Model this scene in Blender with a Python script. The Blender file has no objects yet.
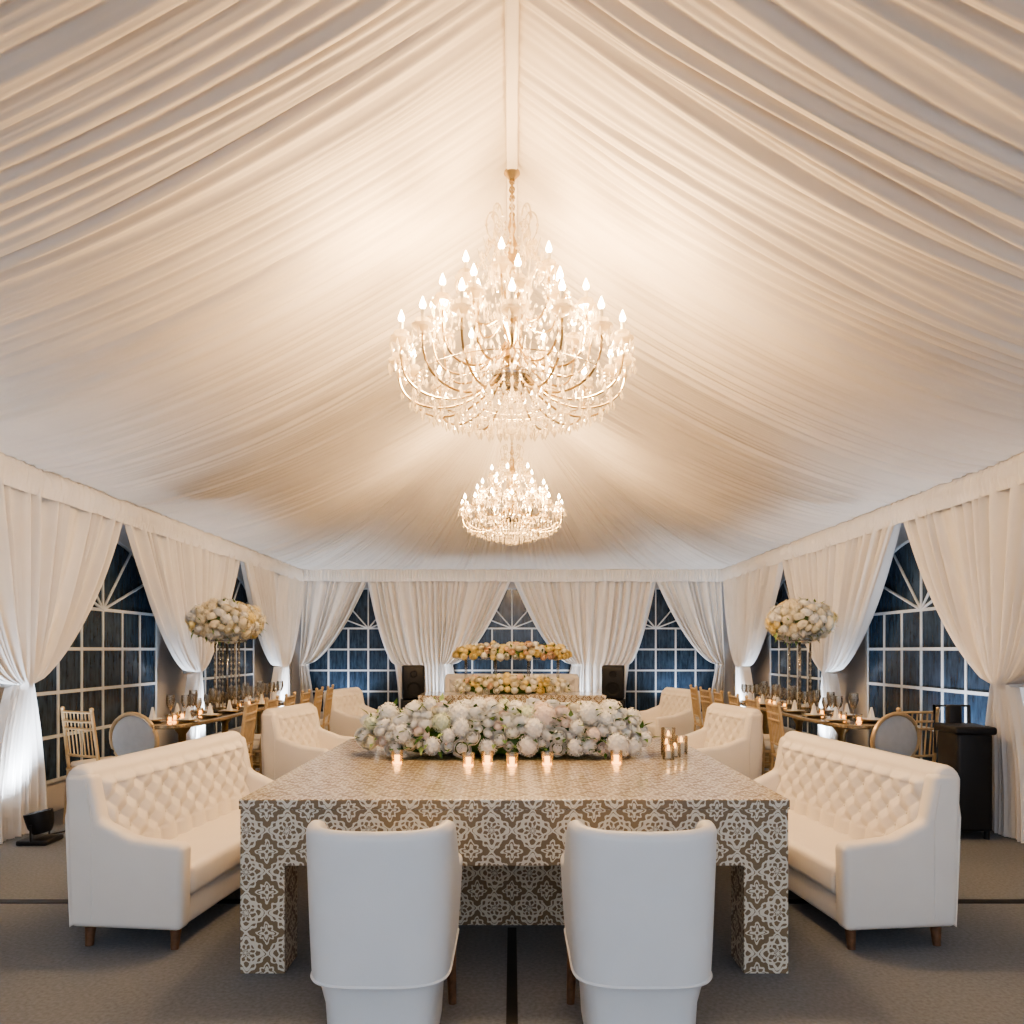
import bpy, bmesh, math, random
import numpy as np
from mathutils import Vector, Matrix
random.seed(7); np.random.seed(7)
scene = bpy.context.scene
pi = math.pi

# ------------------------------------------------------------------ node helpers
class E:
    def __init__(s, nt, sock): s.nt=nt; s.s=sock
    def _op(s, op, *o):
        n=s.nt.nodes.new('ShaderNodeMath'); n.operation=op
        for i,a in enumerate((s,)+o):
            if isinstance(a,E): s.nt.links.new(a.s,n.inputs[i])
            else: n.inputs[i].default_value=float(a)
        return E(s.nt,n.outputs[0])
    def __add__(s,o): return s._op('ADD',o)
    def __sub__(s,o): return s._op('SUBTRACT',o)
    def __mul__(s,o): return s._op('MULTIPLY',o)
    def __truediv__(s,o): return s._op('DIVIDE',o)
    def abs(s): return s._op('ABSOLUTE')
    def cos(s): return s._op('COSINE')
    def sin(s): return s._op('SINE')
    def lt(s,o): return s._op('LESS_THAN',o)
    def gt(s,o): return s._op('GREATER_THAN',o)
    def max(s,o): return s._op('MAXIMUM',o)
    def min(s,o): return s._op('MINIMUM',o)
    def fract(s): return s._op('FRACT')
    def pow(s,o): return s._op('POWER',o)
    def atan2(s,o): return s._op('ARCTAN2',o)

def new_mat(name):
    m=bpy.data.materials.new(name); m.use_nodes=True
    nt=m.node_tree
    b=nt.nodes['Principled BSDF']
    return m,nt,b

def mat(name,col,rough=0.5,metal=0.0,noise=0.0,nscale=20,bump=0.0,bscale=200,emit=None,estr=0,coat=0,sheen=0,trans=0,ior=1.45):
    m,nt,b=new_mat(name)
    b.inputs['Base Color'].default_value=(*col,1)
    b.inputs['Roughness'].default_value=rough
    b.inputs['Metallic'].default_value=metal
    b.inputs['IOR'].default_value=ior
    if coat: b.inputs['Coat Weight'].default_value=coat; b.inputs['Coat Roughness'].default_value=0.08
    if sheen: b.inputs['Sheen Weight'].default_value=sheen
    if trans: b.inputs['Transmission Weight'].default_value=trans
    if emit: 
        b.inputs['Emission Color'].default_value=(*emit,1); b.inputs['Emission Strength'].default_value=estr
    tc=nt.nodes.new('ShaderNodeTexCoord')
    if noise:
        n=nt.nodes.new('ShaderNodeTexNoise'); n.inputs['Scale'].default_value=nscale; n.inputs['Detail'].default_value=4
        nt.links.new(tc.outputs['Object'],n.inputs['Vector'])
        r=nt.nodes.new('ShaderNodeValToRGB')
        r.color_ramp.elements[0].position=0.3; r.color_ramp.elements[1].position=0.7
        r.color_ramp.elements[0].color=(*[c*(1-noise) for c in col],1)
        r.color_ramp.elements[1].color=(*[min(1,c*(1+noise)) for c in col],1)
        nt.links.new(n.outputs['Fac'],r.inputs['Fac']); nt.links.new(r.outputs['Color'],b.inputs['Base Color'])
    if bump:
        n=nt.nodes.new('ShaderNodeTexNoise'); n.inputs['Scale'].default_value=bscale; n.inputs['Detail'].default_value=3
        nt.links.new(tc.outputs['Object'],n.inputs['Vector'])
        bp=nt.nodes.new('ShaderNodeBump'); bp.inputs['Strength'].default_value=bump; bp.inputs['Distance'].default_value=0.005
        nt.links.new(n.outputs['Fac'],bp.inputs['Height']); nt.links.new(bp.outputs['Normal'],b.inputs['Normal'])
    return m

M_ceil=mat('ceiling_fabric',(0.79,0.735,0.675),0.75,noise=0.03,nscale=3)
M_curt=mat('curtain_fabric',(0.81,0.785,0.755),0.8,noise=0.03,nscale=4)
M_vinyl=mat('vinyl_wall',(0.60,0.58,0.57),0.5,noise=0.03,nscale=2)
M_carpet=mat('carpet',(0.195,0.207,0.225),0.95,noise=0.16,nscale=60,bump=0.7,bscale=350)
M_black=mat('black_tape',(0.008,0.008,0.009),0.6,noise=0.1)
M_blackp=mat('black_plastic',(0.015,0.015,0.017),0.45,bump=0.2)
M_leather=mat('white_leather',(0.84,0.79,0.72),0.42,noise=0.015,nscale=6,bump=0.12,bscale=260)
M_leather2=mat('white_leather_cool',(0.82,0.81,0.79),0.42,noise=0.015,nscale=6,bump=0.12,bscale=260)
M_wood=mat('dark_wood',(0.16,0.08,0.04),0.4,noise=0.3,nscale=30)
M_gold=mat('gold_metal',(0.40,0.30,0.17),0.28,1.0,noise=0.06)
M_goldp=mat('gold_paint',(0.60,0.45,0.27),0.35,0.45,noise=0.1)
M_silver=mat('silver',(0.45,0.44,0.43),0.12,1.0,noise=0.03)
M_cushion=mat('ivory_cushion',(0.75,0.70,0.62),0.8,noise=0.04)
M_greyup=mat('grey_upholstery',(0.50,0.52,0.54),0.7,noise=0.05)
M_bulb=mat('lit_bulb',(1,0.85,0.6),0.4,emit=(1.0,0.72,0.38),estr=55,noise=0.01)
M_candle=mat('candle_sleeve',(0.85,0.78,0.62),0.5,noise=0.02)
M_flame=mat('candle_flame',(1,0.6,0.2),0.4,emit=(1.0,0.45,0.12),estr=5,noise=0.01)
M_white=mat('petal_white',(0.88,0.87,0.82),0.6,noise=0.05,nscale=30)
M_cream=mat('petal_cream',(0.87,0.80,0.62),0.6,noise=0.06,nscale=30)
M_blush=mat('petal_blush',(0.87,0.75,0.67),0.6,noise=0.06,nscale=30)
M_peach=mat('petal_peach',(0.84,0.62,0.46),0.6,noise=0.06,nscale=30)
M_yell=mat('petal_yellow',(0.86,0.72,0.36),0.6,noise=0.06,nscale=30)
M_leaf=mat('leaf_green',(0.07,0.16,0.03),0.5,noise=0.3,nscale=25)
M_leafl=mat('leaf_light',(0.22,0.33,0.11),0.5,noise=0.2,nscale=25)
M_plate=mat('porcelain',(0.8,0.79,0.76),0.2,noise=0.02)
M_muntin=mat('white_muntin',(0.55,0.59,0.63),0.5,noise=0.03)
M_bronze=mat('bronze_mirror',(0.60,0.50,0.36),0.12,0.8,noise=0.12,nscale=14)
M_lens=mat('led_lens',(0.9,0.95,1),0.2,emit=(0.85,0.92,1.0),estr=25,noise=0.01)

def crystal_mat(name,glossy_w,tint,em=0.0):
    m=bpy.data.materials.new(name); m.use_nodes=True; nt=m.node_tree
    nt.nodes.clear()
    out=nt.nodes.new('ShaderNodeOutputMaterial')
    tr=nt.nodes.new('ShaderNodeBsdfTransparent'); tr.inputs[0].default_value=(*tint,1)
    gl=nt.nodes.new('ShaderNodeBsdfGlossy'); gl.inputs['Roughness'].default_value=0.06; gl.inputs[0].default_value=(1,0.96,0.9,1)
    df=nt.nodes.new('ShaderNodeBsdfTranslucent'); df.inputs[0].default_value=(1,0.94,0.82,1)
    mx=nt.nodes.new('ShaderNodeMixShader'); mx2=nt.nodes.new('ShaderNodeMixShader')
    fr=nt.nodes.new('ShaderNodeLayerWeight'); fr.inputs[0].default_value=glossy_w
    nt.links.new(fr.outputs['Fresnel'],mx.inputs[0])
    nt.links.new(tr.outputs[0],mx.inputs[1]); nt.links.new(gl.outputs[0],mx.inputs[2])
    mx2.inputs[0].default_value=em
    nt.links.new(mx.outputs[0],mx2.inputs[1]); nt.links.new(df.outputs[0],mx2.inputs[2])
    nt.links.new(mx2.outputs[0],out.inputs[0])
    return m
M_crystal=crystal_mat('cut_crystal',0.74,(0.96,0.93,0.88),0.48)
M_glass=crystal_mat('clear_glass',0.45,(0.93,0.94,0.94),0.05)

def window_mat():
    m,nt,b=new_mat('window_dusk_vinyl')
    tc=nt.nodes.new('ShaderNodeTexCoord')
    mp=nt.nodes.new('ShaderNodeMapping'); mp.inputs['Scale'].default_value=(9,9,1.6)
    n=nt.nodes.new('ShaderNodeTexNoise'); n.inputs['Scale'].default_value=2.0; n.inputs['Detail'].default_value=8; n.inputs['Roughness'].default_value=0.7
    nt.links.new(tc.outputs['Object'],mp.inputs[0]); nt.links.new(mp.outputs[0],n.inputs['Vector'])
    r=nt.nodes.new('ShaderNodeValToRGB')
    r.color_ramp.elements[0].position=0.35; r.color_ramp.elements[0].color=(0.008,0.015,0.028,1)
    r.color_ramp.elements[1].position=0.75; r.color_ramp.elements[1].color=(0.055,0.100,0.165,1)
    nt.links.new(n.outputs['Fac'],r.inputs['Fac']); nt.links.new(r.outputs['Color'],b.inputs['Base Color'])
    b.inputs['Roughness'].default_value=0.22
    bp=nt.nodes.new('ShaderNodeBump'); bp.inputs['Strength'].default_value=0.25; bp.inputs['Distance'].default_value=0.02
    n2=nt.nodes.new('ShaderNodeTexNoise'); n2.inputs['Scale'].default_value=3
    nt.links.new(tc.outputs['Object'],n2.inputs['Vector'])
    nt.links.new(n2.outputs['Fac'],bp.inputs['Height']); nt.links.new(bp.outputs['Normal'],b.inputs['Normal'])
    return m
M_win=window_mat()

def damask_mat():
    m,nt,b=new_mat('damask_lacquer')
    uv=nt.nodes.new('ShaderNodeUVMap'); uv.uv_map='UVMap'
    nz=nt.nodes.new('ShaderNodeTexNoise'); nz.inputs['Scale'].default_value=22; nz.inputs['Detail'].default_value=3
    nt.links.new(uv.outputs[0],nz.inputs['Vector'])
    sx=nt.nodes.new('ShaderNodeSeparateXYZ'); nt.links.new(uv.outputs[0],sx.inputs[0])
    nc=nt.nodes.new('ShaderNodeSeparateColor'); nt.links.new(nz.outputs['Color'],nc.inputs[0])
    u=E(nt,sx.outputs[0])+(E(nt,nc.outputs[0])-0.5)*0.026
    v=E(nt,sx.outputs[1])+(E(nt,nc.outputs[1])-0.5)*0.026
    P=0.178
    def cell(ox,oy):
        a=(u/P+ox).fract()-0.5; c=(v/P+oy).fract()-0.5
        r=(a*a+c*c).pow(0.5); th=c.atan2(a)
        return r,th
    r1,t1=cell(10.0,10.0); r2,t2=cell(10.5,10.5)
    c41=(t1*4).cos(); c81=(t1*8).cos(); c42=(t2*4).cos(); c82=(t2*8).cos(); c121=(t1*12).cos()
    # cream scrollwork on taupe-gold ground
    w=(r1-(c81*0.048+0.130)).lt(0)*(r1-(c81*0.020+0.062)).abs().gt(0.013)
    w=w.max((r1-(c81*-0.028+0.215)).abs().lt(0.026))
    w=w.max((r1-(c81*0.040+c41*0.040+0.312)).abs().lt(0.046))
    w=w.max((r1-(c121*0.030+c41*0.055+0.405)).abs().lt(0.027))
    w=w.max((r2-(c42*0.055+c82*0.02+0.112)).lt(0)*(r2-0.040).gt(0))
    w=w.max((r2-(c82*0.035+c42*0.03+0.195)).abs().lt(0.026))
    mx=nt.nodes.new('ShaderNodeMix'); mx.data_type='RGBA'
    nt.links.new(w.s,mx.inputs['Factor'])
    mx.inputs['A'].default_value=(0.255,0.180,0.105,1); mx.inputs['B'].default_value=(0.77,0.71,0.59,1)
    nt.links.new(mx.outputs['Result'],b.inputs['Base Color'])
    b.inputs['Roughness'].default_value=0.28
    b.inputs['Coat Weight'].default_value=0.9; b.inputs['Coat Roughness'].default_value=0.07
    return m
M_dam=damask_mat()

# ------------------------------------------------------------------ mesh builder
class MB:
    def __init__(s): s.v=[]; s.f=[]; s.mi=[]; s.mats=[]
    def add(s,verts,faces,m,M=None):
        if m not in s.mats: s.mats.append(m)
        k=s.mats.index(m); o=len(s.v)
        if M is not None: verts=[M@Vector(p) for p in verts]
        s.v.extend([tuple(p) for p in verts]); s.f.extend([tuple(i+o for i in f) for f in faces]); s.mi.extend([k]*len(faces))
    def shift(s,start,off):
        for i in range(start,len(s.v)):
            p=s.v[i]; s.v[i]=(p[0]+off[0],p[1]+off[1],p[2]+off[2])
    def rbox(s,x0,x1,y0,y1,z0,z1,m,r=0.0,seg=3,M=None):
        bm=bmesh.new(); bmesh.ops.create_cube(bm,size=1)
        for v in bm.verts:
            v.co=Vector(((x0+x1)/2+v.co.x*(x1-x0),(y0+y1)/2+v.co.y*(y1-y0),(z0+z1)/2+v.co.z*(z1-z0)))
        if r>0: bmesh.ops.bevel(bm,geom=list(bm.edges),offset=r,segments=seg,profile=0.5,affect='EDGES')
        bm.verts.index_update()
        s.add([v.co.copy() for v in bm.verts],[[v.index for v in f.verts] for f in bm.faces],m,M); bm.free()
    def lathe(s,prof,m,c=(0,0,0),n=16,M=None):
        vs=[];fs=[]
        for r,z in prof:
            for i in range(n):
                a=2*pi*i/n; vs.append((c[0]+r*math.cos(a),c[1]+r*math.sin(a),c[2]+z))
        for j in range(len(prof)-1):
            for i in range(n):
                fs.append((j*n+i,j*n+(i+1)%n,(j+1)*n+(i+1)%n,(j+1)*n+i))
        fs.append(tuple(range(n))[::-1]); fs.append(tuple((len(prof)-1)*n+i for i in range(n)))
        s.add(vs,fs,m,M)
    def tube(s,pts,r,m,n=6,closed=False,M=None,r2=None):
        pts=[Vector(p) for p in pts]; L=len(pts); vs=[];fs=[]
        for k,p in enumerate(pts):
            if closed: t=pts[(k+1)%L]-pts[k-1]
            else: t=pts[min(k+1,L-1)]-pts[max(k-1,0)]
            t.normalize()
            up=Vector((0,0,1)) if abs(t.z)<0.9 else Vector((1,0,0))
            a=t.cross(up).normalized(); b=t.cross(a)
            rr=r if r2 is None else r+(r2-r)*k/(L-1)
            for i in range(n):
                an=2*pi*i/n; vs.append(p+a*rr*math.cos(an)+b*rr*math.sin(an))
        for k in range(L if closed else L-1):
            for i in range(n):
                fs.append((k*n+i,k*n+(i+1)%n,((k+1)%L)*n+(i+1)%n,((k+1)%L)*n+i))
        if not closed: fs.append(tuple(range(n))); fs.append(tuple((L-1)*n+i for i in range(n)))
        s.add(vs,fs,m,M)
    def octa(s,c,r,h,m):
        x,y,z=c
        s.add([(x,y,z+h),(x+r,y,z),(x,y+r,z),(x-r,y,z),(x,y-r,z),(x,y,z-h)],
              [(0,1,2),(0,2,3),(0,3,4),(0,4,1),(5,2,1),(5,3,2),(5,4,3),(5,1,4)],m)
    def sphere(s,c,r,m,n=10,k=6,sc=(1,1,1)):
        vs=[];fs=[]
        for j in range(k+1):
            ph=pi*j/k
            for i in range(n):
                a=2*pi*i/n
                vs.append((c[0]+r*sc[0]*math.sin(ph)*math.cos(a),c[1]+r*sc[1]*math.sin(ph)*math.sin(a),c[2]+r*sc[2]*math.cos(ph)))
        for j in range(k):
            for i in range(n): fs.append((j*n+i,(j+1)*n+i,(j+1)*n+(i+1)%n,j*n+(i+1)%n))
        s.add(vs,fs,m)
    def grid(s,P,m,closed_u=False):
        a,b=P.shape[:2]; vs=[tuple(p) for p in P.reshape(-1,3).tolist()]; fs=[]
        for i in range(a-1):
            for j in range(b-1 if not closed_u else b):
                fs.append((i*b+j,i*b+(j+1)%b,(i+1)*b+(j+1)%b,(i+1)*b+j))
        s.add(vs,fs,m)
    def mesh(s,name,smooth=True,angle=40,zmin=None):
        if zmin is not None: s.v=[(p[0],p[1],max(p[2],zmin)) for p in s.v]
        me=bpy.data.meshes.new(name); me.from_pydata(s.v,[],s.f)
        for m in s.mats: me.materials.append(m)
        me.polygons.foreach_set('material_index',s.mi)
        bm=bmesh.new(); bm.from_mesh(me); bmesh.ops.remove_doubles(bm,verts=bm.verts,dist=1e-6) if len(s.v)<60000 else None
        bmesh.ops.recalc_face_normals(bm,faces=bm.faces) if len(s.v)<200000 else None
        bm.to_mesh(me); bm.free()
        if smooth:
            me.polygons.foreach_set('use_smooth',[True]*len(me.polygons))
            me.set_sharp_from_angle(angle=math.radians(angle))
        me.update(); return me
    def obj(s,name,loc=(0,0,0),rz=0,smooth=True,angle=40,zmin=None):
        return place(s.mesh(name,smooth,angle,zmin),name,loc,rz)

def place(me,name,loc=(0,0,0),rz=0,parent=None,scale=None):
    o=bpy.data.objects.new(name,me); scene.collection.objects.link(o)
    o.location=loc; o.rotation_euler=(0,0,math.radians(rz))
    if scale: o.scale=scale
    if parent: o.parent=parent
    return o
def empty(name,loc=(0,0,0),rz=0):
    o=bpy.data.objects.new(name,None); scene.collection.objects.link(o); o.location=loc; o.rotation_euler=(0,0,math.radians(rz)); o.empty_display_size=0.1
    return o

def noise1(x,seed):
    rs=np.random.RandomState(seed); tab=rs.rand(4096)*2-1
    i=np.floor(x).astype(int); f=x-i; f=f*f*(3-2*f)
    return tab[i%4096]*(1-f)+tab[(i+1)%4096]*f

# ------------------------------------------------------------------ dimensions
W=3.9; EZ=2.84; RZ=4.62; Y0=-1.8; YB=13.5; YA=9.3; CAMZ=1.41

# floor
b=MB(); b.add([(-4.1,-6,0),(4.1,-6,0),(4.1,13.7,0),(-4.1,13.7,0)],[(0,1,2,3)],M_carpet); b.obj('floor',smooth=False)
b=MB()
b.rbox(-0.022,0.022,-5,3.80,0.0005,0.004,M_black)
b.rbox(-0.022,0.022,5.6,10.7,0.0005,0.004,M_black)
b.rbox(-3.8,-1.25,4.17,4.23,0.0005,0.004,M_black); b.rbox(1.25,3.8,4.17,4.23,0.0005,0.004,M_black)
b.obj('carpet_seam_tape',smooth=False)

# walls
def wall(name,pts):
    b=MB(); b.add(pts,[(0,1,2,3)],M_vinyl); return b.obj(name,smooth=False)
wall('wall_left',[(-W-0.1,Y0,0),(-W-0.1,YB+0.1,0),(-W-0.1,YB+0.1,EZ+0.1),(-W-0.1,Y0,EZ+0.1)])
wall('wall_right',[(W+0.1,Y0,0),(W+0.1,YB+0.1,0),(W+0.1,YB+0.1,EZ+0.1),(W+0.1,Y0,EZ+0.1)])
wall('wall_back',[(-W-0.1,YB+0.1,0),(W+0.1,YB+0.1,0),(W+0.1,YB+0.1,EZ+0.1),(-W-0.1,YB+0.1,EZ+0.1)])

# ------------------------------------------------------------------ ceiling
def pleat(s,t,seed):
    s2=s+0.12*noise1(s*0.9,seed)*t+0.03*noise1(s*3.1+t*2.5,seed+1)
    ph=s2/0.120+1.2*noise1(s2*2.3,seed+2)
    k=np.floor(ph).astype(int)
    rs=np.random.RandomState(seed+3); tab=rs.rand(2048)
    A0=0.25+0.75*tab[k%2048]
    A0=A0*(0.85+0.30*noise1(t*3+k*7.3,seed+9))
    f=np.abs(np.sin(pi*ph))
    d=0.062*A0*(f**0.85)
    ph2=s2/0.052+1.0*noise1(s2*6,seed+5)
    d=d+0.008*np.sin(2*pi*ph2)*(0.4+0.6*noise1(s2*2.2+t,seed+6)**2)
    return d
P_=1.6
def prof(t): return EZ+(RZ-EZ)*(0.9*(1-t)**P_+0.1*(1-t))
b=MB()
ys=np.linspace(Y0,YA,int((YA-Y0)/0.0115)+1); ts=np.linspace(0,1,40)
for sgn,seed in ((-1,11),(1,31)):
    Y,T=np.meshgrid(ys,ts,indexing='ij')
    amp=np.minimum(1,0.35+T*4)*np.minimum(1,(1-T)*6+0.3)*np.clip((YA-Y)/0.10,0.0,1)*(1-0.25*np.clip((Y-4)/5,0,1))
    d=pleat(Y+5,T,seed)*amp
    X=sgn*T*W
    Z=prof(T)-d*0.85
    Xd=X-sgn*d*0.35*(1-T)
    b.grid(np.stack([Xd,Y,Z],-1),M_ceil)
step=0.0125
n1=int((YB-YA)/step); n2=int(2*W/step)
pp=[(-W,YA+(YB-YA)*i/n1) for i in range(n1)]+[(-W+2*W*i/n2,YB) for i in range(n2)]+[(W,YB-(YB-YA)*i/n1) for i in range(n1+1)]
pp=np.array(pp); S=np.arange(len(pp))*step
t2=ts
Sg,Tg=np.meshgrid(S,t2,indexing='ij')
endf=np.clip(np.minimum(Sg,S[-1]-Sg)/0.10,0,1)
d=0.95*pleat(Sg+3,Tg*0.3,77)*np.minimum(1,0.12+Tg*1.2)*np.minimum(1,(1-Tg)*6+0.3)*endf
X=pp[:,0][:,None]*Tg; Y=YA+(pp[:,1][:,None]-YA)*Tg; Z=prof(Tg)-d*0.85
b.grid(np.stack([X,Y,Z],-1),M_ceil)
ceil=b.obj('ceiling',angle=80)

b=MB()
b.rbox(-0.035,0.035,Y0,YA,RZ-0.10,RZ+0.02,M_ceil,0.012)
b.obj('ridge_beam')

# valance trim
def valance(name,p0,p1,inward,seed):
    p0=Vector(p0);p1=Vector(p1);L=(p1-p0).length;d=(p1-p0)/L; inw=Vector(inward)
    n=int(L/0.012); zs=np.linspace(0,1,9); 
    s=np.linspace(0,L,n); Sg,Zg=np.meshgrid(s,zs,indexing='ij')
    off=0.016*np.sin(2*pi*(Sg/0.055+0.9*noise1(Sg*4,seed)))*np.sin(pi*np.clip(Zg,0.1,0.9))+0.02*np.sin(pi*Zg)
    Pn=np.zeros(Sg.shape+(3,))
    for k in range(3): Pn[...,k]=p0[k]+d[k]*Sg+inw[k]*(off+0.0)
    Pn[...,2]=EZ+0.03-0.24*Zg+0.008*noise1(Sg*5,seed+1)
    b=MB(); b.grid(Pn,M_curt); return b.obj(name,angle=80)
valance('trim_1',(-W+0.16,Y0,0),(-W+0.16,YB-0.14,0),(1,0,0),5)
valance('trim_2',(W-0.16,Y0,0),(W-0.16,YB-0.14,0),(-1,0,0),6)
valance('trim_3',(-W+0.16,YB-0.14,0),(W-0.16,YB-0.14,0),(0,-1,0),7)

# ------------------------------------------------------------------ curtains
def curtain_mesh(name,L,R,seed,tie=1.15,zt=2.70):
    b=MB()
    for sgn,hw in ((-1,L),(1,R)):
        if hw is None: continue
        top,tw,fw=hw
        n=max(60,int(top*130)); u=np.linspace(0,1,n); z=np.concatenate([np.linspace(zt,tie,42),np.linspace(tie,0.004,24)[1:]])
        U,Z=np.meshgrid(u,z,indexing='ij')
        a=np.clip((Z-tie)/(zt-tie),0,1); c=np.clip((tie-Z)/tie,0,1)
        ee=0.62
        wdt=np.where(Z>=tie,tw+(top-tw)*a**ee, tw+(fw-tw)*(1-(1-c)**2.2)*1.0)
        N=top*7.0
        ph=U*N+0.8*noise1(U*N*0.6+10,seed)+0.10*noise1(Z*1.5+U*3+20,seed+1)
        k=np.floor(ph).astype(int); tab=np.random.RandomState(seed+2).rand(256)
        A=0.45+0.55*tab[k%256]
        amp=np.where(Z>=tie,0.036+0.028*np.sin(pi*a)+0.012*a,0.036+0.035*c)
        off=amp*A*np.sin(2*pi*ph)+0.009*np.sin(2*pi*(ph*2.3+1.1*noise1(U*9,seed+4)))
        bund=np.where(Z>=tie,(1-a)**3,(1-c)**2)*0.07*np.sqrt(np.clip(1-U*U,0,1))
        X=sgn*wdt*U
        Yl=-(0.07+off+bund)
        b.grid(np.stack([X,Yl,Z],-1),M_curt)
    if L and R:
        w0=max(L[1],R[1])
        pts=[(w0*1.08*math.cos(2*pi*i/24),-0.06-0.075*math.sin(2*pi*i/24),tie) for i in range(24)]
        if w0<0.3: b.tube(pts,0.018,M_curt,n=8,closed=True)
    else:
        w0=(L or R)[1]; sg=-1 if L else 1
        b.tube([(0,-0.03,tie),(sg*w0*0.5,-0.15,tie),(sg*w0*1.1,-0.06,tie)],0.018,M_curt,n=8)
    return b.mesh(name,angle=80)
c_full=[curtain_mesh('draped_curtain',(1.56,0.11,0.30),(1.56,0.11,0.30),40+i*10) for i in range(3)]
posts=[-0.6,2.55,5.7,8.85]
for i,y in enumerate(posts):
    place(c_full[i%3],'draped_curtain',(-W+0.06,y,0),90)
    place(c_full[(i+1)%3],'draped_curtain',(W-0.06,y,0),-90)
cL=curtain_mesh('draped_curtain',(1.56,0.11,0.28),(1.42,0.5,0.6),91)
cR=curtain_mesh('draped_curtain',(1.42,0.5,0.6),(1.56,0.11,0.28),95)
place(cL,'draped_curtain',(-W+0.06,12.0,0),90)
place(cR,'draped_curtain',(W-0.06,12.0,0),-90)
place(curtain_mesh('draped_curtain',(1.30,0.80,0.72),(1.30,0.24,0.36),61),'draped_curtain',(-1.3,YB-0.02,0),0)
place(curtain_mesh('draped_curtain',(1.30,0.24,0.36),(1.30,0.80,0.72),67),'draped_curtain',(1.3,YB-0.02,0),0)
place(curtain_mesh('draped_curtain',None,(1.22,0.12,0.25),71),'draped_curtain',(-3.78,YB-0.02,0),0)
place(curtain_mesh('draped_curtain',(1.22,0.12,0.25),None,73),'draped_curtain',(3.78,YB-0.02,0),0)

# ------------------------------------------------------------------ windows
def window_mesh():
    b=MB(); hw=1.08; zb=0.28; zc=1.80; ah=0.72; n=24
    pts=[(-hw,0,zb),(hw,0,zb)]+[(hw*math.cos(pi*i/n),0,zc+ah*math.sin(pi*i/n)) for i in range(n+1)]
    b.add(pts,[tuple(range(len(pts)))],M_win)
    t=0.015; y0,y1=-0.012,-0.002
    for k in range(-3,4):
        x=k*hw/3; b.rbox(x-t,x+t,y0,y1,zb,zc,M_muntin)
    nz=4
    for k in range(nz+1):
        z=zb+(zc-zb)*k/nz; b.rbox(-hw,hw,y0,y1,z-t,z+t,M_muntin)
    b.tube([(hw*math.cos(pi*i/24),-0.006,zc+ah*math.sin(pi*i/24)) for i in range(25)],t,M_muntin,n=6)
    for k in range(1,6):
        a=pi*k/6; b.tube([(0.0,-0.006,zc),(hw*math.cos(a),-0.006,zc+ah*math.sin(a))],t*0.9,M_muntin,n=6)
    return b.mesh('window',smooth=False)
wm=window_mesh(); wi=1
for y in (0.975,4.125,7.275,10.425):
    place(wm,'window_%d'%wi,(-W-0.075,y,0),90); wi+=1
    place(wm,'window_%d'%wi,(W+0.075,y,0),-90); wi+=1
for x in (-2.6,0,2.6):
    place(wm,'window_%d'%wi,(x,YB+0.075,0),0); wi+=1

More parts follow.
